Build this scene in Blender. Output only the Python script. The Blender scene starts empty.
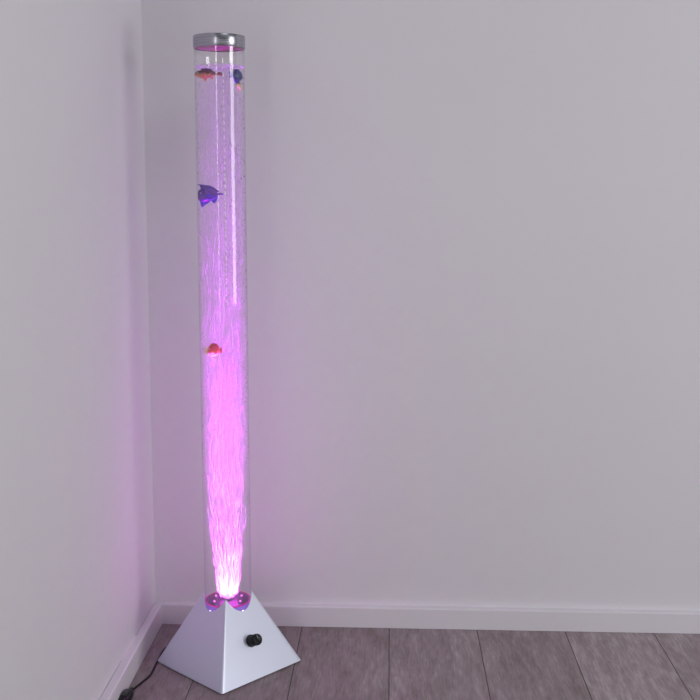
import bpy, bmesh, math, random
import numpy as np
from mathutils import Vector, Matrix
S = bpy.context.scene
C = S.collection
R = math.radians
random.seed(7); rng = np.random.default_rng(11)

# ------------------------------------------------------------------ measures (metres)
XL, YL = -0.2385, 1.9978          # lamp axis on the floor
WR = -0.0374                      # heading of the left wall
XC, YC = -0.4181, 2.1991          # room corner
BT, BH = 0.0175, 0.0455           # baseboard thickness, height
BASE, APEX, RT = 0.1985, 0.216, 0.046
RI = 0.0450                       # inner radius of the tube
RWAT = 0.0447
VIEW = math.atan2(0.2385, 1.9978) # heading from which the lamp is photographed (about the lamp axis)
RV = Vector((math.cos(VIEW), math.sin(VIEW), 0)); FV = Vector((-math.sin(VIEW), math.cos(VIEW), 0))

# ------------------------------------------------------------------ node helpers
def new_mat(name):
    m = bpy.data.materials.new(name); m.use_nodes = True
    nt = m.node_tree; nt.nodes.clear()
    out = nt.nodes.new('ShaderNodeOutputMaterial')
    return m, nt, out
def N(nt, t, **kw):
    n = nt.nodes.new(t)
    for k, v in kw.items():
        if k.startswith('_'): setattr(n, k[1:], v)
        else: n.inputs[k.replace('__', ' ')].default_value = v
    return n
def L(nt, a, ao, b, bi): nt.links.new(a.outputs[ao], b.inputs[bi])
def math_n(nt, op, a, b=None, c=None, clamp=False):
    n = nt.nodes.new('ShaderNodeMath'); n.operation = op; n.use_clamp = clamp
    for i, v in enumerate((a, b, c)):
        if v is None: continue
        if isinstance(v, (int, float)): n.inputs[i].default_value = v
        else: nt.links.new(v, n.inputs[i])
    return n.outputs[0]
def principled(name, col, rough=.5, metal=0., spec=.5, **kw):
    m, nt, out = new_mat(name)
    p = N(nt, 'ShaderNodeBsdfPrincipled'); p.inputs['Base Color'].default_value = (*col, 1)
    p.inputs['Roughness'].default_value = rough; p.inputs['Metallic'].default_value = metal
    p.inputs['Specular IOR Level'].default_value = spec
    L(nt, p, 0, out, 0)
    return m, nt, p
def noise(nt, scale, detail=3., rough=.5, vec=None, dist=0.):
    n = N(nt, 'ShaderNodeTexNoise'); n.inputs['Scale'].default_value = scale
    n.inputs['Detail'].default_value = detail; n.inputs['Roughness'].default_value = rough
    n.inputs['Distortion'].default_value = dist
    if vec is not None: nt.links.new(vec, n.inputs['Vector'])
    return n
def ramp(nt, fac, stops, interp='LINEAR'):
    n = nt.nodes.new('ShaderNodeValToRGB'); cr = n.color_ramp; cr.interpolation = interp
    while len(cr.elements) < len(stops): cr.elements.new(.5)
    for e, (p, c) in zip(cr.elements, stops):
        e.position = p; e.color = (*c, 1) if len(c) == 3 else c
    nt.links.new(fac, n.inputs[0]); return n
def bump(nt, height, p, strength=.1, dist=.001):
    b = N(nt, 'ShaderNodeBump'); b.inputs['Strength'].default_value = strength; b.inputs['Distance'].default_value = dist
    nt.links.new(height, b.inputs['Height']); nt.links.new(b.outputs[0], p.inputs['Normal'])
def coord(nt, which='Object', scale=(1, 1, 1), rot=(0, 0, 0), loc=(0, 0, 0)):
    t = nt.nodes.new('ShaderNodeTexCoord'); mp = nt.nodes.new('ShaderNodeMapping')
    mp.inputs['Scale'].default_value = scale; mp.inputs['Rotation'].default_value = rot; mp.inputs['Location'].default_value = loc
    nt.links.new(t.outputs[which], mp.inputs[0]); return mp.outputs[0]
def schlick(nt, f0=.04):
    lw = N(nt, 'ShaderNodeLayerWeight', Blend=.5)
    p5 = math_n(nt, 'POWER', lw.outputs['Facing'], 5.)
    return math_n(nt, 'MULTIPLY_ADD', p5, 1 - f0, f0)

# ------------------------------------------------------------------ materials
def mat_wall():
    m, nt, p = principled('wall_paint', (.8, .765, .79), .75, spec=.25)
    v = coord(nt)
    n = noise(nt, 1.4, 4, .6, v)
    r = ramp(nt, n.outputs[0], [(.3, (.775, .755, .790)), (.7, (.795, .778, .812))])
    L(nt, r, 0, p, 'Base Color')
    f = noise(nt, 260, 3, .6, v); bump(nt, f.outputs[0], p, .12, .0006)
    return m
def mat_board():
    m, nt, p = principled('baseboard_lacquer', (.80, .78, .82), .42, spec=.4)
    v = coord(nt, scale=(1, 1, 8)); n = noise(nt, 14, 3, .5, v); bump(nt, n.outputs[0], p, .05, .0005)
    return m
def mat_floor():
    m, nt, p = principled('oak_laminate', (.2, .16, .16), .48, spec=.35)
    t = nt.nodes.new('ShaderNodeTexCoord'); sep = nt.nodes.new('ShaderNodeSeparateXYZ')
    nt.links.new(t.outputs['Object'], sep.inputs[0])
    PW, PL = .1865, 4.4
    u = math_n(nt, 'DIVIDE', sep.outputs[0], PW)
    idx = math_n(nt, 'FLOOR', u)
    fu = math_n(nt, 'SUBTRACT', u, idx)
    wn = N(nt, 'ShaderNodeTexWhiteNoise', _noise_dimensions='1D'); nt.links.new(idx, wn.inputs['W'])
    rnd = wn.outputs['Value']
    vv = math_n(nt, 'DIVIDE', math_n(nt, 'ADD', sep.outputs[1], math_n(nt, 'MULTIPLY', rnd, 1.1)), PL)
    vv = math_n(nt, 'ADD', vv, .62)
    vi = math_n(nt, 'FLOOR', vv); fv = math_n(nt, 'SUBTRACT', vv, vi)
    # distance to seams in metres
    du = math_n(nt, 'MULTIPLY', math_n(nt, 'MINIMUM', fu, math_n(nt, 'SUBTRACT', 1., fu)), PW)
    dv = math_n(nt, 'MULTIPLY', math_n(nt, 'MINIMUM', fv, math_n(nt, 'SUBTRACT', 1., fv)), PL)
    d = math_n(nt, 'MINIMUM', du, dv)
    seam = nt.nodes.new('ShaderNodeMapRange'); seam.interpolation_type = 'SMOOTHSTEP'
    nt.links.new(d, seam.inputs[0]); seam.inputs[1].default_value = .0004; seam.inputs[2].default_value = .0014
    # grain coordinates, shifted for every plank
    cmb = nt.nodes.new('ShaderNodeCombineXYZ')
    nt.links.new(math_n(nt, 'ADD', sep.outputs[0], math_n(nt, 'MULTIPLY', rnd, 7.)), cmb.inputs[0])
    nt.links.new(math_n(nt, 'MULTIPLY', math_n(nt, 'ADD', sep.outputs[1], math_n(nt, 'MULTIPLY', rnd, 13.)), .42), cmb.inputs[1])
    nt.links.new(math_n(nt, 'MULTIPLY', rnd, 5.), cmb.inputs[2])
    g = cmb.outputs[0]
    big = noise(nt, 9, 5, .62, g, 1.4)
    wv = N(nt, 'ShaderNodeTexWave', _wave_type='BANDS', _bands_direction='X'); nt.links.new(g, wv.inputs[0])
    wv.inputs['Scale'].default_value = 9; wv.inputs['Distortion'].default_value = 14; wv.inputs['Detail'].default_value = 3
    wv.inputs['Detail Scale'].default_value = 1.3; wv.inputs['Detail Roughness'].default_value = .6
    cmb2 = nt.nodes.new('ShaderNodeVectorMath'); cmb2.operation = 'MULTIPLY'; nt.links.new(g, cmb2.inputs[0]); cmb2.inputs[1].default_value = (1, .22, 1)
    fine = noise(nt, 260, 6, .75, cmb2.outputs[0])
    mix = math_n(nt, 'ADD', math_n(nt, 'MULTIPLY', big.outputs[0], .46), math_n(nt, 'MULTIPLY', wv.outputs[1], .075))
    mix = math_n(nt, 'ADD', mix, math_n(nt, 'MULTIPLY', fine.outputs[0], .62))
    mix = math_n(nt, 'ADD', mix, math_n(nt, 'MULTIPLY', math_n(nt, 'SUBTRACT', rnd, .5), .10))
    r = ramp(nt, mix, [(.34, (.15, .112, .110)), (.50, (.262, .208, .212)), (.62, (.335, .275, .285)), (.78, (.50, .43, .45))])
    mul = nt.nodes.new('ShaderNodeMix'); mul.data_type = 'RGBA'; mul.blend_type = 'MIX'
    nt.links.new(seam.outputs[0], mul.inputs[0]); mul.inputs[6].default_value = (.04, .03, .032, 1); nt.links.new(r.outputs[0], mul.inputs[7])
    nt.links.new(mul.outputs[2], p.inputs['Base Color'])
    h = math_n(nt, 'ADD', math_n(nt, 'MULTIPLY', fine.outputs[0], .4), seam.outputs[0]); bump(nt, h, p, .25, .0006)
    return m
def mat_silver():
    m, nt, p = principled('silver_lacquer', (.72, .75, .87), .42, metal=.75, spec=.5)
    v = coord(nt); n = noise(nt, 900, 2, .5, v); bump(nt, n.outputs[0], p, .04, .0002)
    return m
def mat_brushed():
    m, nt, p = principled('brushed_aluminium', (.50, .50, .54), .36, metal=1.)
    v = coord(nt, scale=(1, 1, 60)); n = noise(nt, 18, 4, .6, v)
    r = ramp(nt, n.outputs[0], [(.3, (.36, .36, .41)), (.7, (.46, .46, .51))]); L(nt, r, 0, p, 'Base Color')
    q = ramp(nt, n.outputs[0], [(.3, (.22,) * 3), (.7, (.30,) * 3)]); L(nt, q, 0, p, 'Roughness')
    return m
def mat_clear(name, f0=.045, rough=.02, tint=(1, 1, 1), edge=None):
    m, nt, out = new_mat(name)
    tr = N(nt, 'ShaderNodeBsdfTransparent'); tr.inputs[0].default_value = (*tint, 1)
    if edge:                                       # more material to look through towards the edge
        lw = N(nt, 'ShaderNodeLayerWeight', Blend=.5); e3 = math_n(nt, 'POWER', lw.outputs['Facing'], 4.)
        rp = ramp(nt, e3, [(0, tint), (1, edge)]); L(nt, rp, 0, tr, 0)
    gl = N(nt, 'ShaderNodeBsdfGlossy'); gl.inputs['Roughness'].default_value = rough; gl.inputs['Color'].default_value = (1, 1, 1, 1)
    mx = N(nt, 'ShaderNodeMixShader'); nt.links.new(schlick(nt, f0), mx.inputs[0])
    L(nt, tr, 0, mx, 1); L(nt, gl, 0, mx, 2); L(nt, mx, 0, out, 0)
    return m, nt, out
def mat_water():
    m, nt, out = mat_clear('water', .0, .05)
    # only the horizontal surface shows a reflection; the flanks touch the acrylic
    mx = [n for n in nt.nodes if n.type == 'MIX_SHADER'][0]
    g = nt.nodes.new('ShaderNodeNewGeometry'); sp = nt.nodes.new('ShaderNodeSeparateXYZ'); nt.links.new(g.outputs['True Normal'], sp.inputs[0])
    a = math_n(nt, 'ABSOLUTE', sp.outputs[2]); src = mx.inputs[0].links[0].from_socket
    nt.links.new(math_n(nt, 'MULTIPLY', a, src), mx.inputs[0])
    # fine gas mist and tint gather in the upper part of the column
    t = nt.nodes.new('ShaderNodeTexCoord'); s3 = nt.nodes.new('ShaderNodeSeparateXYZ'); nt.links.new(t.outputs['Object'], s3.inputs[0])
    mr = nt.nodes.new('ShaderNodeMapRange'); mr.interpolation_type = 'SMOOTHSTEP'; nt.links.new(s3.outputs[2], mr.inputs[0])
    for i, x in zip((1, 2, 3, 4), (.16, .62, .0, 1.)): mr.inputs[i].default_value = x
    v = N(nt, 'ShaderNodeVolumeScatter'); v.inputs['Color'].default_value = (1, 1, 1, 1); v.inputs['Anisotropy'].default_value = 0.
    nt.links.new(math_n(nt, 'MULTIPLY', mr.outputs[0], 1.6), v.inputs['Density'])
    ab = N(nt, 'ShaderNodeVolumeAbsorption'); ab.inputs['Color'].default_value = (.72, 0, 1, 1)
    nt.links.new(math_n(nt, 'MULTIPLY', mr.outputs[0], 2.4), ab.inputs['Density'])
    ad = nt.nodes.new('ShaderNodeAddShader'); L(nt, v, 0, ad, 0); L(nt, ab, 0, ad, 1)
    L(nt, ad, 0, out, 'Volume')
    return m
def mat_bubble():
    m, nt, out = new_mat('rising_bubbles')
    d = N(nt, 'ShaderNodeBsdfDiffuse'); d.inputs[0].default_value = (.95, .95, .97, 1)
    t = N(nt, 'ShaderNodeBsdfTranslucent'); t.inputs[0].default_value = (.95, .95, .97, 1)
    a = N(nt, 'ShaderNodeMixShader', Fac=.5); L(nt, d, 0, a, 1); L(nt, t, 0, a, 2)
    tr = N(nt, 'ShaderNodeBsdfTransparent')
    b = N(nt, 'ShaderNodeMixShader', Fac=.80); L(nt, a, 0, b, 1); L(nt, tr, 0, b, 2)
    L(nt, b, 0, out, 0); return m
def mat_emit(name, col, s):
    m, nt, out = new_mat(name); e = N(nt, 'ShaderNodeEmission'); e.inputs[0].default_value = (*col, 1); e.inputs[1].default_value = s
    L(nt, e, 0, out, 0); return m
def mat_fish(name, stops, scale=90, stretch=(1, 1, 1), rough=.35, dist=.5, interp='LINEAR', axis=None):
    """painted plastic: either mottled noise or a pattern along one local axis"""
    m, nt, p = principled(name, (.5, .5, .5), rough)
    v = coord(nt, scale=stretch)
    n = noise(nt, scale, 3, .6, v, dist)
    fac = n.outputs[0]
    if axis is not None:
        t = nt.nodes.new('ShaderNodeTexCoord'); sp = nt.nodes.new('ShaderNodeSeparateXYZ'); nt.links.new(t.outputs['Object'], sp.inputs[0])
        ax, lo, hi, wob = axis
        f = math_n(nt, 'DIVIDE', math_n(nt, 'SUBTRACT', sp.outputs[ax], lo), hi - lo)
        fac = math_n(nt, 'ADD', f, math_n(nt, 'MULTIPLY', math_n(nt, 'SUBTRACT', fac, .5), wob), clamp=True)
    r = ramp(nt, fac, stops, interp); L(nt, r, 0, p, 'Base Color')
    return m

M_WALL, M_BOARD, M_FLOOR = mat_wall(), mat_board(), mat_floor()
M_SILVER, M_BRUSH = mat_silver(), mat_brushed()
def mat_tube():
    # where water wets the wall the inner faces match it and no longer reflect
    m, nt, out = mat_clear('clear_acrylic', .055, .03, (.995, .993, .997), (.84, .80, .88))
    mx = [n for n in nt.nodes if n.type == 'MIX_SHADER'][0]; src = mx.inputs[0].links[0].from_socket
    t = nt.nodes.new('ShaderNodeTexCoord'); s3 = nt.nodes.new('ShaderNodeSeparateXYZ'); nt.links.new(t.outputs['Object'], s3.inputs[0])
    dry = math_n(nt, 'GREATER_THAN', s3.outputs[2], 1.149)
    g = nt.nodes.new('ShaderNodeNewGeometry')
    rr = math_n(nt, 'SQRT', math_n(nt, 'ADD', math_n(nt, 'POWER', s3.outputs[0], 2.), math_n(nt, 'POWER', s3.outputs[1], 2.)))
    outer = math_n(nt, 'MULTIPLY', math_n(nt, 'GREATER_THAN', rr, (RT + RI) / 2), math_n(nt, 'SUBTRACT', 1., g.outputs['Backfacing']))
    nt.links.new(math_n(nt, 'MULTIPLY', src, math_n(nt, 'MAXIMUM', dry, outer)), mx.inputs[0])
    return m
M_TUBE = mat_tube()
M_WATER, M_BUB = mat_water(), mat_bubble()
M_BLACK = principled('black_plastic', (.005, .005, .006), .34, spec=.3)[0]
M_RUBBER = principled('black_rubber', (.015, .015, .016), .6, spec=.3)[0]
M_CAULK = principled('acrylic_sealant', (.84, .81, .84), .6)[0]
M_DISC = principled('purple_lens_disc', (.10, .008, .14), .3)[0]
M_COLLAR = principled('frosted_violet_collar', (.38, .22, .80), .35)[0]
M_COLLAR.node_tree.nodes['Principled BSDF'].inputs['Emission Color'].default_value = (.35, .16, 1, 1)   # light guide; its own glow stands in for light from within
M_COLLAR.node_tree.nodes['Principled BSDF'].inputs['Emission Strength'].default_value = .22
M_LINER = principled('cap_insert', (.20, .08, .085), .6)[0]
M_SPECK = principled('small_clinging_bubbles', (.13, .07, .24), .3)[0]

# ------------------------------------------------------------------ mesh helpers
def link(name, me, mat, parent=None, smooth=False, loc=None):
    o = bpy.data.objects.new(name, me); C.objects.link(o)
    if mat: me.materials.append(mat)
    if smooth: me.polygons.foreach_set('use_smooth', [True] * len(me.polygons))
    if parent: o.parent = parent
    if loc is not None: o.location = loc
    return o
def from_bm(name, bm, mat, parent=None, smooth=False, loc=None, angle=None):
    bmesh.ops.recalc_face_normals(bm, faces=bm.faces)
    me = bpy.data.meshes.new(name); bm.to_mesh(me); bm.free()
    o = link(name, me, mat, parent, smooth or angle is not None, loc)
    if angle is not None: me.set_sharp_from_angle(angle=R(angle))
    return o
def lathe(bm, prof, n=96, closed=True, mtx=None):
    """spin (r, z) points about z; closed joins the last point to the first"""
    rings = []
    for (r, z) in prof:
        if r < 1e-7:
            v = bm.verts.new((0, 0, z)); rings.append([v] * n)
        else:
            rings.append([bm.verts.new((r * math.cos(2 * math.pi * k / n), r * math.sin(2 * math.pi * k / n), z)) for k in range(n)])
    m = len(rings)
    for i in range(m if closed else m - 1):
        a, b = rings[i], rings[(i + 1) % m]
        for k in range(n):
            q = []
            for v in (a[k], a[(k + 1) % n], b[(k + 1) % n], b[k]):
                if v not in q: q.append(v)
            if len(q) > 2:
                try: bm.faces.new(q)
                except ValueError: pass
    if mtx is not None: bmesh.ops.transform(bm, matrix=mtx, verts=[v for v in bm.verts])
def box(bm, x0, x1, y0, y1, z0, z1, bev=0, seg=2):
    vs = [bm.verts.new((x, y, z)) for x in (x0, x1) for y in (y0, y1) for z in (z0, z1)]
    for f in ((0, 1, 3, 2), (4, 6, 7, 5), (0, 4, 5, 1), (2, 3, 7, 6), (0, 2, 6, 4), (1, 5, 7, 3)):
        bm.faces.new([vs[i] for i in f])
    if bev: bmesh.ops.bevel(bm, geom=bm.edges[:], offset=bev, segments=seg, affect='EDGES', profile=.5)
def prism(name, pts, t, mat, parent, plane='XZ', y=0.):
    """outline with a real thickness, softly rounded edge"""
    bm = bmesh.new()
    f = [bm.verts.new((x, y - t / 2, z)) for x, z in pts]; b = [bm.verts.new((x, y + t / 2, z)) for x, z in pts]
    bm.faces.new(f); bm.faces.new(b[::-1])
    n = len(pts)
    for i in range(n): bm.faces.new((f[i], b[i], b[(i + 1) % n], f[(i + 1) % n]))
    return from_bm(name, bm, mat, parent)
def sweep(bm, pts, rad, n=10, sub=6):
    """tube along a Catmull-Rom path"""
    P = [Vector(p) for p in pts]; P = [P[0] * 2 - P[1]] + P + [P[-1] * 2 - P[-2]]
    path = []
    for i in range(1, len(P) - 2):
        for s in range(sub):
            t = s / sub; a, b, c, d = P[i - 1:i + 3]
            path.append(.5 * ((2 * b) + (c - a) * t + (2 * a - 5 * b + 4 * c - d) * t * t + (3 * b - a - 3 * c + d) * t ** 3))
    path.append(P[-2])
    rings = []
    for i, p in enumerate(path):
        d = (path[min(i + 1, len(path) - 1)] - path[max(i - 1, 0)]).normalized()
        s = d.cross(Vector((0, 0, 1)));  s = Vector((1, 0, 0)) if s.length < 1e-4 else s.normalized()
        u = s.cross(d)
        rings.append([bm.verts.new(p + rad * (math.cos(2 * math.pi * k / n) * s + math.sin(2 * math.pi * k / n) * u)) for k in range(n)])
    for a, b in zip(rings, rings[1:]):
        for k in range(n): bm.faces.new((a[k], a[(k + 1) % n], b[(k + 1) % n], b[k]))
    bm.faces.new(rings[0]); bm.faces.new(rings[-1][::-1])

# ------------------------------------------------------------------ the room
def structure(o): o['kind'] = 'structure'; return o
def room_empty_frame(o): o.location = (XC, YC, 0); o.rotation_euler = (0, 0, WR); return o
HT = 2.5
bm = bmesh.new(); box(bm, -.12, 0, -1.7, .12, 0, HT); structure(room_empty_frame(from_bm('wall_left', bm, M_WALL)))
bm = bmesh.new(); box(bm, 0, 4.0, 0, .12, 0, HT); o = structure(room_empty_frame(from_bm('wall_back', bm, M_WALL))); o.rotation_euler.z = WR + .0022
bm = bmesh.new(); box(bm, -.12, 4.0, -4.2, .12, -.05, 0)
fl = structure(room_empty_frame(from_bm('floor', bm, M_FLOOR)))
# seams of the planks run with the left wall; put the object's x = 0 on one of them
off = .5053
fl.data.transform(Matrix.Translation((-off, 0, 0)))
fl.location = Vector((XC, YC, 0)) + Matrix.Rotation(WR, 3, 'Z') @ Vector((off, 0, 0))
GAP = .0015
def board_profile(bm, along, l0, l1):
    pr = [(GAP, 0.0006), (BT, 0.0006), (BT, BH - .0025), (BT - .0008, BH - .0008), (BT - .0025, BH), (GAP, BH)]
    rows = []
    for l, cut in ((l0, 1), (l1, 0)):
        row = []
        for d, z in pr:
            m = d if cut else 0                      # mitred at the corner
            row.append(bm.verts.new((d, -(l + m), z) if along == 'L' else (l + m, -d, z)))
        rows.append(row)
    a, b = rows; n = len(pr)
    for i in range(n): bm.faces.new((a[i], a[(i + 1) % n], b[(i + 1) % n], b[i]))
    bm.faces.new(a); bm.faces.new(b[::-1])
bm = bmesh.new(); board_profile(bm, 'L', .0004, 1.66); structure(room_empty_frame(from_bm('baseboard_left', bm, M_BOARD)))
bm = bmesh.new(); board_profile(bm, 'B', .0004, 3.95); o = structure(room_empty_frame(from_bm('baseboard_back', bm, M_BOARD))); o.rotation_euler.z = WR + .0022
# sealant that closes part of the gap behind the boards
bm = bmesh.new(); box(bm, .0, GAP + .0004, -.30, -.185, BH - .002, BH + .0005); structure(room_empty_frame(from_bm('trim_1', bm, M_CAULK)))
bm = bmesh.new(); box(bm, .16, 3.9, -(GAP + .0004), 0, BH - .002, BH - .0001); o = structure(room_empty_frame(from_bm('trim_2', bm, M_CAULK))); o.rotation_euler.z = WR + .0022

# ------------------------------------------------------------------ the bubble lamp
def thing(name, label, cat, loc, rz=0, group=None):
    o = bpy.data.objects.new(name, None); C.objects.link(o); o.empty_display_size = .05
    o.location = loc; o.rotation_euler = (0, 0, rz); o['label'] = label; o['category'] = cat
    if group: o['group'] = group
    return o
ROT = .0199
lamp = thing('bubble_lamp', 'tall clear bubble column lamp glowing pink on a silver pyramid base in the corner', 'lamp', (XL + .0016, YL, 0), ROT)
lamp.rotation_euler = (0, -.0028, ROT)            # stands a hair out of plumb
Z0 = .0025
# pyramid shell, cut open by the tube (square stands on its corner towards the viewer)
bm = bmesh.new(); hs = BASE / 2
angs = []
for q in range(4):                                 # many steps round the softened arrises, few on the flats
    c0 = math.pi / 4 + q * math.pi / 2
    for t in np.linspace(-1, 1, 81): angs.append(c0 + math.pi / 4 * math.copysign(abs(t) ** 2.2, t))
    angs.pop()
n = len(angs); PE = 55.
base_r, top_r, in_r, mid = [], [], [], []
for k in range(n):
    a = angs[k]                                    # angle from the normal of one face
    Rb = hs * 1.025 / (abs(math.cos(a)) ** PE + abs(math.sin(a)) ** PE) ** (1 / PE)
    th = a + math.pi / 4
    c, s = math.cos(th), math.sin(th)
    zt = Z0 + (APEX - Z0) * (1 - RT * 1.004 / Rb)
    base_r.append(bm.verts.new((Rb * c, Rb * s, Z0)))
    top_r.append(bm.verts.new((RT * 1.006 * c, RT * 1.006 * s, zt)))
    in_r.append(bm.verts.new((RT * 1.006 * c, RT * 1.006 * s, .06)))
    mid.append(bm.verts.new(((Rb - .004) * c, (Rb - .004) * s, Z0)))
for k in range(n):
    j = (k + 1) % n
    bm.faces.new((base_r[k], base_r[j], top_r[j], top_r[k]))
    bm.faces.new((top_r[k], top_r[j], in_r[j], in_r[k]))
    bm.faces.new((mid[k], mid[j], base_r[j], base_r[k]))
    bm.faces.new((in_r[k], in_r[j], mid[j], mid[k]))
base = from_bm('pyramid_base', bm, M_SILVER, lamp); base['label'] = 'silver lacquered pyramid base'
# ridge edge is the same lacquer: a narrow rounded strip along each arris
bm = bmesh.new()
box(bm, -hs + .003, hs - .003, -hs + .003, hs - .003, 0, Z0)
bmesh.ops.rotate(bm, verts=bm.verts, matrix=Matrix.Rotation(math.pi / 4, 3, 'Z'))
from_bm('foot_plate', bm, M_RUBBER, lamp)
# control knob on the right-hand front face
bm = bmesh.new()
lathe(bm, [(0, 0), (.0118, 0), (.0122, .001), (.0118, .0026), (.0108, .0030), (.0110, .0215), (.0100, .0234), (.0080, .0240), (.0070, .0234), (0, .0232)], 48, closed=False)
slope = math.atan2(APEX - Z0, hs)                  # steepness of the faces
th = -math.pi / 4                                  # heading of that face in lamp space
nrm = Vector((math.cos(th) * math.sin(slope), math.sin(th) * math.sin(slope), math.cos(slope)))
kz = .0655
kr = hs * (1 - (kz - Z0) / (APEX - Z0))
kside = -.003
tang = Vector((-math.sin(th), math.cos(th), 0))
kpos = Vector((math.cos(th) * kr, math.sin(th) * kr, kz)) + tang * kside
knob = from_bm('knob', bm, M_BLACK, lamp, angle=35, loc=kpos); knob.rotation_euler = nrm.to_track_quat('Z', 'Y').to_euler()
knob['label'] = 'black control knob'
bm = bmesh.new(); box(bm, -.0007, .0007, .002, .0095, .0230, .0243, .0002, 1)
pt = from_bm('pointer_mark', bm, principled('grey_mark', (.3, .3, .32), .4)[0], knob)
# tube
bm = bmesh.new(); lathe(bm, [(RT, .07), (RT, 1.196), (RI, 1.196), (RI, .07)], 128)
tube = from_bm('tube', bm, M_TUBE, lamp, angle=40); tube['label'] = 'clear acrylic tube'
# cap
bm = bmesh.new()
RC = .0472
lathe(bm, [(0, 1.1999), (RC - .0012, 1.2), (RC - .0003, 1.1996), (RC, 1.1988), (RC, 1.1786), (RC - .0004, 1.178), (RT + .0001, 1.178), (RT + .0001, 1.197), (0, 1.197)], 128, closed=False)
cap = from_bm('cap', bm, M_BRUSH, lamp, angle=50); cap['label'] = 'brushed aluminium cap'
bm = bmesh.new(); lathe(bm, [(0, 1.1795), (RI - .0004, 1.1795), (RI - .0004, 1.185), (0, 1.185)], 96, closed=False)
from_bm('cap_insert', bm, M_LINER, cap, angle=40)
# light unit at the foot of the tube
ZD = .1305
bm = bmesh.new(); lathe(bm, [(0, ZD), (RI - .0035, ZD), (RI - .0020, ZD - .0006), (RI - .0020, ZD - .003), (0, ZD - .003)], 96, closed=False)
disc = from_bm('light_disc', bm, M_DISC, lamp, angle=40); disc['label'] = 'dark purple disc with lights'
bm = bmesh.new(); lathe(bm, [(RI - .0022, ZD - .0022), (RI - .0003, ZD - .0022), (RI - .0003, ZD - .045), (RI - .0022, ZD - .045)], 96)
from_bm('collar', bm, M_COLLAR, lamp, angle=40)
bm = bmesh.new(); lathe(bm, [(RI - .0021, ZD - .0016), (RI - .0003, ZD - .0016), (RI - .0003, ZD + .0004), (RI - .0021, ZD + .0004)], 96)
from_bm('glow_ring', bm, mat_emit('magenta_light_ring', (1., .05, .55), .55), lamp, angle=40)
for k in range(6):
    a = math.pi / 6 + k * math.pi / 3
    bm = bmesh.new(); lathe(bm, [(0, .0030), (.0010, .0024), (.0018, .0018), (.0021, .0008), (.0021, 0), (0, 0)], 20, closed=False)
    o = from_bm('glow_dot', bm, mat_emit('pink_diode', (1., .22, .80), 1.6), disc, smooth=True, loc=(.029 * math.cos(a), .029 * math.sin(a), ZD))
for k in range(4):                                 # small glowing white dots in the collar, one behind each notch of the pyramid
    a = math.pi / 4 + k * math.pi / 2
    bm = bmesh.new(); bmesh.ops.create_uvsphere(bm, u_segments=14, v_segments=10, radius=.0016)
    o = from_bm('glow_dot', bm, mat_emit('white_dot', (.85, .75, 1.), 4.0), lamp, smooth=True, loc=((RI - .0004) * math.cos(a), (RI - .0004) * math.sin(a), .1183))
# air stone nozzle in the middle
bm = bmesh.new(); lathe(bm, [(0, ZD + .008), (.006, ZD + .0075), (.009, ZD + .004), (.0095, ZD), (0, ZD)], 32, closed=False)
from_bm('air_stone', bm, principled('porous_stone', (.5, .45, .55), .9)[0], disc, smooth=True)
# water body
ZW = 1.1478
bm = bmesh.new(); lathe(bm, [(0, ZW - .0006), (RWAT * .9, ZW - .0005), (RWAT * .97, ZW), (RWAT, ZW + .0008), (RWAT, ZD + .0012), (0, ZD + .0012)], 96, closed=False)
water = from_bm('water', bm, M_WATER, lamp, angle=60)

# rising bubbles: far too many to count
def icos():
    bm = bmesh.new(); bmesh.ops.create_icosphere(bm, subdivisions=1, radius=1)
    v = np.array([x.co[:] for x in bm.verts]); f = np.array([[x.index for x in q.verts] for q in bm.faces]); bm.free(); return v, f
IV, IF = icos()
def blobs(name, pos, rad, stretch, mat, parent):
    k = len(pos); nv = len(IV)
    V = IV[None] * rad[:, None, None]; V[:, :, 2] *= stretch[:, None]
    V = (V + pos[:, None, :]).reshape(-1, 3)
    F = (IF[None] + (np.arange(k) * nv)[:, None, None]).reshape(-1, 3)
    me = bpy.data.meshes.new(name); me.vertices.add(len(V)); me.vertices.foreach_set('co', V.ravel().astype(np.float32))
    me.loops.add(F.size); me.loops.foreach_set('vertex_index', F.ravel().astype(np.int32))
    me.polygons.add(len(F)); me.polygons.foreach_set('loop_start', (np.arange(len(F)) * 3).astype(np.int32))
    me.update(calc_edges=True); me.validate()
    o = link(name, me, mat, parent, True); o['kind'] = 'stuff'; return o
ZS = [ZD, .150, .20, .25, .32, .42, 1.2]; WS = [.016, .021, .0265, .033, .039, .043, .0437]
def plume_w(z): return np.interp(z, ZS, WS)
KEEP = [(-.019, 1.130, .023, .011), (.033, 1.122, .012, .018), (-.024, .914, .022, .016), (-.021, .626, .013, .012)]
P, Q, T = [], [], []
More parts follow.
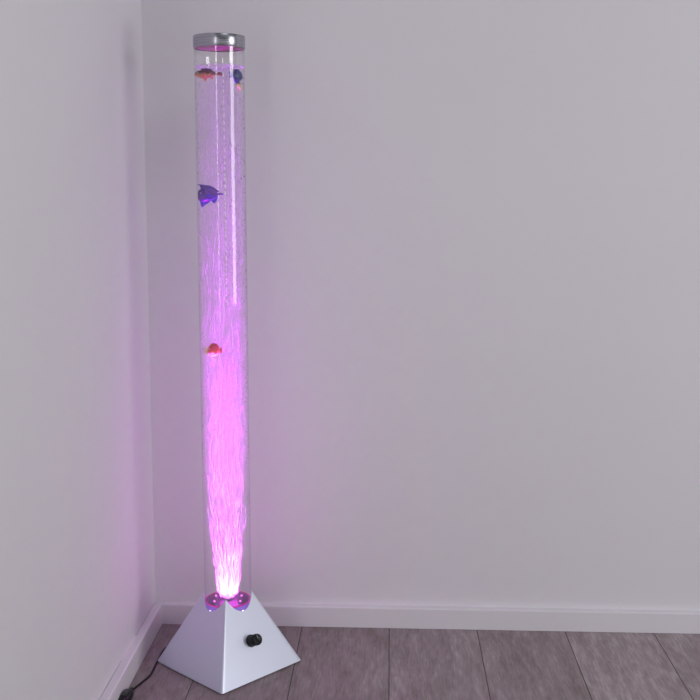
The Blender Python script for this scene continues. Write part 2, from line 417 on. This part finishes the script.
def strands(count, zlo, zhi, power, rmin, rmax, lmin, lmax, step, amp0=.0035):
    for _ in range(count):
        z = zlo + (zhi - zlo) * rng.random() ** power
        ln = rng.uniform(lmin, lmax); a = rng.uniform(0, 2 * math.pi); q = math.sqrt(rng.random()) * .985
        w1, w2 = rng.uniform(50, 190, 2); p1, p2 = rng.uniform(0, 6.28, 2); amp = rng.uniform(.15, 1) * amp0
        lean = rng.normal(0, .10, 2); fat = rng.uniform(.6, 1.3)
        t = 0
        while t < ln and z + t < ZW - .004:
            w = plume_w(z + t) * q; env = math.sin(math.pi * min(1, (t + .004) / ln)) ** .5
            x = w * math.cos(a) + amp * math.sin(w1 * t + p1) + lean[0] * t; y = w * math.sin(a) + amp * math.cos(w2 * t + p2) + lean[1] * t
            h = math.hypot(x, y); r = rng.uniform(rmin, rmax) * fat * (.5 + .5 * env)
            wm = min(plume_w(z + t) + .0015, RWAT - .0016)
            if h > wm: x *= wm / h; y *= wm / h
            # bubbles part round the fish: (across, height, half width, half height) seen from the front
            ax = x * math.cos(VIEW - ROT) + y * math.sin(VIEW - ROT)
            if any(abs(ax - fx) < fw and abs(z + t - fz) < fh for fx, fz, fw, fh in KEEP): t += step; continue
            P.append((x, y, max(z + t, ZD + .009))); Q.append(r); T.append(rng.uniform(1.1, 2.6))
            t += step * rng.uniform(.5, 1.6)
strands(2500, ZD + .009, 1.0, 1.75, .0005, .0011, .006, .028, .0032, .0018)
strands(150, ZD + .004, ZD + .09, 1., .0005, .0011, .006, .026, .0034, .0015)
strands(1300, .36, 1.135, .95, .00035, .0009, .004, .030, .0048, .0018)
blobs('rising_bubbles', np.array(P), np.array(Q), np.array(T), M_BUB, lamp)
# froth on the surface, and bubbles clinging to the wall
k = 700; a = rng.uniform(0, 2 * math.pi, k); rr = RWAT * .985 * np.sqrt(rng.uniform(.1, 1, k)); rr[:420] = RWAT * rng.uniform(.94, .975, 420)
blobs('surface_froth', np.stack([rr * np.cos(a), rr * np.sin(a), ZW - .0008 - rng.uniform(0, .0028, k)], 1), rng.uniform(.0005, .0012, k), np.ones(k), M_BUB, lamp)
k = 900; a = rng.uniform(0, 2 * math.pi, k); zz = rng.uniform(.30, 1.14, k)
# more of them on the viewer's right
a[:520] = rng.uniform(-1.5, .25, 520)
rr = np.full(k, RWAT - .0007)
blobs('clinging_bubbles', np.stack([rr * np.cos(a), rr * np.sin(a), zz], 1), rng.uniform(.0004, .0009, k), rng.uniform(.9, 1.8, k), M_SPECK, lamp)
# white blobs shaped as the broken light reflection up the front of the tube
pos, rad, st = [], [], []
z = .715; a0 = math.atan2(-1, 0) + VIEW - ROT + .135
while z < 1.128:
    l = rng.uniform(.0016, .0065)
    if rng.random() < .97:
        pos.append((math.cos(a0) * (RWAT - .0008), math.sin(a0) * (RWAT - .0008), z + l)); rad.append(rng.uniform(.0015, .0020)); st.append(l / rad[-1])
    z += 2 * l + rng.uniform(.0006, .003)
M_REFLECT = principled('reflection_white', (1, .9, 1), .25, spec=1.)[0]
ch = blobs('reflection_dashes', np.array(pos), np.array(rad), np.array(st), M_REFLECT, lamp); ch['label'] = 'broken line of reflected light up the tube, shaped from white blobs'

# mains cord with an in-line switch, lying on the floor to the left
inv = (Matrix.Translation(Vector((XL, YL, 0))) @ Matrix.Rotation(ROT, 4, 'Z')).inverted()
def floor_pt(x, y, z=.0024): return inv @ Vector((x, y, z))
CORD = [(-.2885, 2.0560, .022), (-.318, 2.075, .017), (-.352, 2.082, .0065), (-.3695, 2.064, .0024), (-.3765, 2.045, .0024), (-.3795, 2.002, .0024), (-.3805, 1.966, .0024), (-.3832, 1.930, .0024), (-.3940, 1.8990, .0024), (-.4030, 1.872, .0035), (-.4055, 1.850, .0085)]
# (the last point enters the switch housing)
bm = bmesh.new(); sweep(bm, [inv @ Vector(p) for p in CORD], .0019, 12, 8)
cord = from_bm('cord', bm, M_RUBBER, lamp, smooth=True); cord['label'] = 'black mains cord'
bm = bmesh.new(); bmesh.ops.create_uvsphere(bm, u_segments=32, v_segments=20, radius=1)
for v in bm.verts:                                   # super-ellipsoid housing
    x, y, z = v.co
    f = lambda t, e: math.copysign(abs(t) ** e, t)
    v.co = (f(x, .75) * .0115, f(y, .7) * .030, f(z, .8) * .0088)
sw = from_bm('inline_switch', bm, M_BLACK, cord, smooth=True, loc=inv @ Vector((-.4085, 1.826, .0090)))
sw.rotation_euler = (0, 0, -.12)
bm = bmesh.new(); box(bm, -.005, .005, -.011, .011, .0070, .0105, .0012, 2)
from_bm('rocker', bm, principled('dark_grey_plastic', (.03, .03, .032), .4)[0], sw, angle=40)
for sgn in (1,):
    bm = bmesh.new(); lathe(bm, [(0, .012), (.0028, .012), (.0040, 0), (0, 0)], 20, closed=False, mtx=Matrix.Rotation(-math.pi / 2, 4, 'X'))
    from_bm('strain_relief', bm, M_RUBBER, sw, smooth=True, loc=(0.001, .0265, 0))

# ------------------------------------------------------------------ the plastic fish (each a thing of its own)
def fish_body(name, prof, wid, mat, parent, n=28):
    """prof: (x, z centre, half height); wid: half thickness as a share of the half height"""
    bm = bmesh.new(); rings = []
    P = [Vector((a, b, c)) for a, b, c in prof]; Q = [P[0]] + P + [P[-1]]; path = []
    for i in range(1, len(Q) - 2):
        for s_ in range(6):
            t = s_ / 6; a, b, c, d = Q[i - 1:i + 3]
            path.append(.5 * ((2 * b) + (c - a) * t + (2 * a - 5 * b + 4 * c - d) * t * t + (3 * b - a - 3 * c + d) * t ** 3))
    path.append(Q[-2])
    for x, zc, h in path:
        h = max(h, .0002)
        rings.append([bm.verts.new((x, h * wid * math.cos(2 * math.pi * k / n), zc + h * math.sin(2 * math.pi * k / n))) for k in range(n)])
    for a, b in zip(rings, rings[1:]):
        for k in range(n): bm.faces.new((a[k], a[(k + 1) % n], b[(k + 1) % n], b[k]))
    bm.faces.new(rings[0]); bm.faces.new(rings[-1][::-1])
    return from_bm(name, bm, mat, parent, smooth=True)
def eyes(parent, x, z, y, r, iris=(.9, .85, .7)):
    for sgn in (-1, 1):
        bm = bmesh.new(); bmesh.ops.create_uvsphere(bm, u_segments=16, v_segments=10, radius=r)
        e = from_bm('eye', bm, principled('eye_white', iris, .15)[0], parent, smooth=True, loc=(x, sgn * y, z)); e.scale = (1, .55, 1)
        bm = bmesh.new(); bmesh.ops.create_uvsphere(bm, u_segments=12, v_segments=8, radius=r * .55)
        from_bm('pupil', bm, M_BLACK, e, smooth=True, loc=(0, sgn * r * .62, 0))
def fish(name, label, right, depth, z, heading):
    """local x runs from tail to nose; heading 0 points to the viewer's right"""
    p = Vector((XL + .0016 - .0028 * z, YL, z)) + RV * right + FV * depth
    return thing(name, label, 'toy fish', p, VIEW + heading, None)
def scl(pts, s): return [(a * s, b * s) for a, b in pts]

# 1 red-brown fish under the water line, nose to the left
f = fish('plastic_fish', 'red and brown mottled toy fish with orange belly fin, floating at the water line', -.0198, -.002, 1.1325, math.pi - .05); f.scale = (1.15, 1.0, 1.05)
m1 = mat_fish('red_brown_scales', [(0, (.80, .16, .16)), (.28, (.85, .36, .16)), (.38, (.35, .008, .006)), (.46, (.70, .30, .12)), (.53, (.05, .008, .006)), (.64, (.22, .05, .02)), (.72, (.012, .006, .005)), (1, (.03, .012, .01))], 230, (1, 1, 1.3), axis=(2, -.008, .009, 1.1))
m1b = mat_fish('orange_fin', [(.35, (.75, .16, .03)), (.6, (.9, .38, .12))], 200, (1, 1, 1))
fish_body('body', [(-.0130, .001, .0012), (-.010, .001, .0030), (-.004, .0005, .0056), (.004, 0, .0070), (.012, -.0002, .0066), (.018, -.0002, .0050), (.0225, -.001, .0016)], .62, m1, f)
prism('tail_fin', [(-.0115, .0020), (-.0170, .0040), (-.0245, .0015), (-.0228, -.0010), (-.0245, -.0032), (-.017, -.0022), (-.0115, -.0006)], .0010, m1, f)
prism('dorsal_fin', [(.013, .0055), (.011, .0098), (.007, .0090), (.004, .0108), (.000, .0092), (-.003, .0098), (-.007, .0055), (-.007, .0030), (.003, .0050)], .0010, m1, f)
prism('belly_fin', [(.010, -.0050), (.0080, -.0105), (.0045, -.0125), (.0035, -.0095), (.0015, -.0052)], .0011, m1b, f)
prism('anal_fin', [(-.001, -.0045), (-.0040, -.0085), (-.0070, -.0075), (-.0075, -.0025)], .0010, m1b, f)
eyes(f, .0165, .0012, .0031, .0013)

# 2 dark blue fish at the right edge, seen three-quarter
f = fish('plastic_fish', 'dark blue toy fish just below the water line at the right edge of the tube', .0320, -.003, 1.1305, .72); f.scale = (.95, 1.05, 1.05)
m2 = mat_fish('dark_blue_scales', [(.35, (.003, .01, .06)), (.5, (.004, .04, .16)), (.62, (.008, .10, .18)), (.75, (.03, .01, .20))], 180, (1, 1, 1.6))
m2b = mat_fish('blue_violet_fin', [(.35, (.02, .02, .42)), (.65, (.12, .06, .62))], 200)
fish_body('body', [(-.0135, 0, .0030), (-.0095, 0, .0056), (-.003, .0004, .0088), (.003, .0004, .0092), (.009, 0, .0070), (.0125, -.0008, .0026)], .52, m2, f)
prism('tail_fin', [(-.0125, .0024), (-.0160, .0046), (-.0205, .0060), (-.0185, 0), (-.0205, -.0058), (-.0160, -.0042), (-.0125, -.0024)], .0010, m2b, f)
prism('dorsal_fin', [(.0065, .0075), (.0045, .0110), (-.0060, .0108), (-.0100, .0085), (-.0095, .0045), (0, .0080)], .0011, m2, f)
prism('belly_fin', [(.006, -.0070), (.003, -.0125), (-.004, -.0115), (-.0085, -.0095), (-.0070, -.0052), (0, -.0080)], .0011, m2b, f)
eyes(f, .0080, .0016, .0032, .0012)

# 3 cream fish just under the blue one
f = fish('plastic_fish', 'small cream toy fish with dark back, nose down beneath the dark blue one', .0355, -.008, 1.1105, 1.0)
m3 = mat_fish('cream_scales', [(0, (.86, .72, .40)), (.55, (.80, .62, .34)), (.78, (.20, .11, .14)), (1, (.05, .03, .07))], 150, (1, 1, 1), axis=(2, -.006, .008, .5))
fish_body('body', [(-.0090, .0028, .0016), (-.006, .0024, .0042), (-.001, .001, .0066), (.004, -.0012, .0056), (.008, -.0042, .0018)], .55, m3, f)
prism('tail_fin', [(-.0082, .0040), (-.0120, .0072), (-.0118, .0018), (-.0132, -.0012), (-.0082, .0012)], .0010, m3, f)
prism('dorsal_fin', [(.003, .0040), (.000, .0098), (-.0055, .0090), (-.0065, .0055)], .0010, m3, f)
prism('belly_fin', [(.003, -.0060), (-.0005, -.0098), (-.0035, -.0082), (-.003, -.0038)], .0010, m3, f)
eyes(f, .0040, .0002, .0024, .0010)

# 4 violet blue fish, nose against the left side
f = fish('plastic_fish', 'violet blue striped toy fish with long fins in the upper half of the tube', -.0228, -.001, .9150, math.pi); f.scale = (1.06, 1, 1.05)
m4 = mat_fish('violet_stripes', [(.34, (.006, .003, .06)), (.44, (.05, .01, .25)), (.5, (.20, .09, .50)), (.55, (.02, .004, .14)), (.70, (.07, .006, .42))], 70, (1, 1, 4), dist=.3)
m4b = mat_fish('bright_blue_fin', [(.35, (.015, .0, .50)), (.65, (.04, .01, .85))], 160)
m4c = mat_fish('indigo_fin', [(.35, (.01, .004, .16)), (.65, (.035, .01, .42))], 160, (1, 1, 3))
fish_body('body', [(-.0170, .0020, .0022), (-.0135, .0015, .0055), (-.0060, .0006, .0096), (.004, .0004, .0125), (.012, -.0004, .0118), (.0175, -.0008, .0092), (.0195, -.001, .0056)], .40, m4, f)
prism('dorsal_fin', [(.0198, .0186), (.0202, .0176), (.0165, .0165), (.0145, .0120), (.0145, .0070), (-.0100, .0055), (-.0160, .0044), (-.0175, .0068), (-.0125, .0098), (-.007, .0138), (0, .0165), (.008, .0176)], .0012, m4c, f)
prism('belly_fin', [(.0185, -.0060), (.0160, -.0120), (.0135, -.0215), (.0118, -.0218), (.0075, -.0180), (.000, -.0135), (-.004, -.0085), (.005, -.0060)], .0013, m4b, f)
prism('anal_fin', [(-.0025, -.0080), (-.0065, -.0140), (-.0095, -.0150), (-.0125, -.0110), (-.0155, -.0060), (-.0155, .0010), (-.008, -.0020)], .0012, m4b, f)
prism('tail_fin', [(-.0160, .0040), (-.0215, .0034), (-.0262, .0022), (-.0285, .0010), (-.0215, .0000), (-.0160, -.0004)], .0010, m4c, f)
prism('side_fin', [(.0060, .0000), (-.0020, .0035), (-.0030, -.0010), (-.0015, -.0045)], .0010, m4b, f).location = (0, .0054, -.001)
eyes(f, .0145, .0030, .0043, .0016, (.5, .45, .8))

# 5 orange and white fish lower down
f = fish('plastic_fish', 'small round orange, cream and white toy fish among the bubbles midway up', -.0210, -.020, .6260, math.pi - .25); f.scale = (1.2, 1.1, 1.12)
m5 = mat_fish('orange_white', [(0, (.95, .80, .84)), (.34, (.95, .74, .72)), (.44, (.88, .16, .05)), (.7, (.75, .05, .02)), (1, (.50, .02, .015))], 150, (1, 1, 1), axis=(2, -.014, .012, .45))
m5b = mat_fish('cream_orange_fin', [(.35, (.95, .62, .30)), (.65, (.95, .80, .60))], 200)
fish_body('body', [(-.0110, .001, .0030), (-.0085, .001, .0072), (-.003, .001, .0102), (.003, -.0005, .0098), (.0065, -.001, .0070), (.0080, -.001, .0040)], .5, m5, f)
prism('face_fin', [(.0070, .0045), (.0110, .0065), (.0140, .0020), (.0135, -.0035), (.0095, -.0070), (.0065, -.0060)], .0030, m5b, f)
prism('dorsal_fin', [(.005, .0080), (.0010, .0132), (-.0060, .0120), (-.0105, .0075), (-.0090, .0040), (0, .0090)], .0012, m5, f)
prism('belly_fin', [(.007, -.0060), (.004, -.0125), (-.004, -.0130), (-.0100, -.0120), (-.0105, -.0040), (0, -.0085)], .0012, m5, f)
prism('tail_fin', [(-.0100, .0035), (-.0150, .0060), (-.0145, .0000), (-.0150, -.0060), (-.0100, -.0025)], .0012, m5, f)
eyes(f, .0050, .0030, .0040, .0012)

# ------------------------------------------------------------------ light
W = bpy.data.worlds.new('room_light'); S.world = W; W.use_nodes = True
bg = W.node_tree.nodes['Background']; bg.inputs[0].default_value = (.93, .90, .97, 1); bg.inputs[1].default_value = .155
def softbox(name, az, dist, zc, w, h, power, col, tx=None):
    l = bpy.data.lights.new(name, 'AREA'); l.shape = 'RECTANGLE'; l.size = w; l.size_y = h; l.energy = power; l.color = col
    o = bpy.data.objects.new(name, l); C.objects.link(o)
    a = R(az); o.location = (XL + math.sin(a) * dist, YL - math.cos(a) * dist, zc)
    d = Vector((XL, YL, 1.0 if tx is None else tx)) - o.location; o.rotation_euler = d.to_track_quat('-Z', 'Y').to_euler(); return o
softbox('right_softbox', 63, 3.4, 1.12, .98, 1.5, 28, (.98, .985, 1), 1.0)
softbox('front_strip_light', -9, 2.6, 1.0, .17, 1.30, 7, (1, .98, 1), 1.0)
softbox('low_front_fill', 34, 3.6, .55, 5.0, .9, 6, (.98, .985, 1), .3)  # added fill that evens out the walls low down
l = bpy.data.lights.new('ceiling_light', 'AREA'); l.shape = 'SQUARE'; l.size = 1.1; l.energy = 10; l.color = (.97, .98, 1)
o = bpy.data.objects.new('ceiling_light', l); C.objects.link(o); o.location = (.9, .35, 2.45)
def beam(name, rad, z, spread, power, col):
    l = bpy.data.lights.new(name, 'AREA'); l.shape = 'DISK'; l.size = 2 * rad; l.spread = R(spread); l.energy = power; l.color = col
    o = bpy.data.objects.new(name, l); C.objects.link(o); o.parent = lamp; o.location = (0, 0, z); o.rotation_euler = (math.pi, 0, 0); return o
PINK, VIO = (1., .065, .74), (.74, .11, 1.)
beam('wide_beam', .024, ZD + .009, 14, .60, PINK)
beam('narrow_beam', .038, ZD + .0045, 4, .50, VIO)

# ------------------------------------------------------------------ camera
cam = bpy.data.cameras.new('camera'); co = bpy.data.objects.new('camera', cam); C.objects.link(co); S.camera = co
cam.sensor_width = 36; cam.sensor_fit = 'HORIZONTAL'; cam.lens = 1065.77 * 36 / 700; cam.clip_start = .05
PITCH, ROLL = .1471, .0042
co.location = (0, 0, .9212)
co.matrix_world = Matrix.Translation((0, 0, .9212)) @ Matrix.Rotation(math.pi / 2 - PITCH, 4, 'X') @ Matrix.Rotation(ROLL, 4, 'Z')

S.view_settings.view_transform = 'Standard'; S.view_settings.look = 'None'; S.view_settings.gamma = 1; S.view_settings.exposure = 0
S.view_settings.use_curve_mapping = False
cy = S.cycles
cy.use_denoising = True; cy.denoiser = 'OPENIMAGEDENOISE'
try: cy.denoising_input_passes = 'RGB_ALBEDO_NORMAL'; cy.denoising_prefilter = 'ACCURATE'
except Exception: pass
cy.max_bounces = 14; cy.diffuse_bounces = 5; cy.glossy_bounces = 5; cy.transmission_bounces = 6; cy.volume_bounces = 2; cy.transparent_max_bounces = 64
cy.sample_clamp_indirect = 6; cy.caustics_reflective = False; cy.caustics_refractive = False
cy.use_adaptive_sampling = False
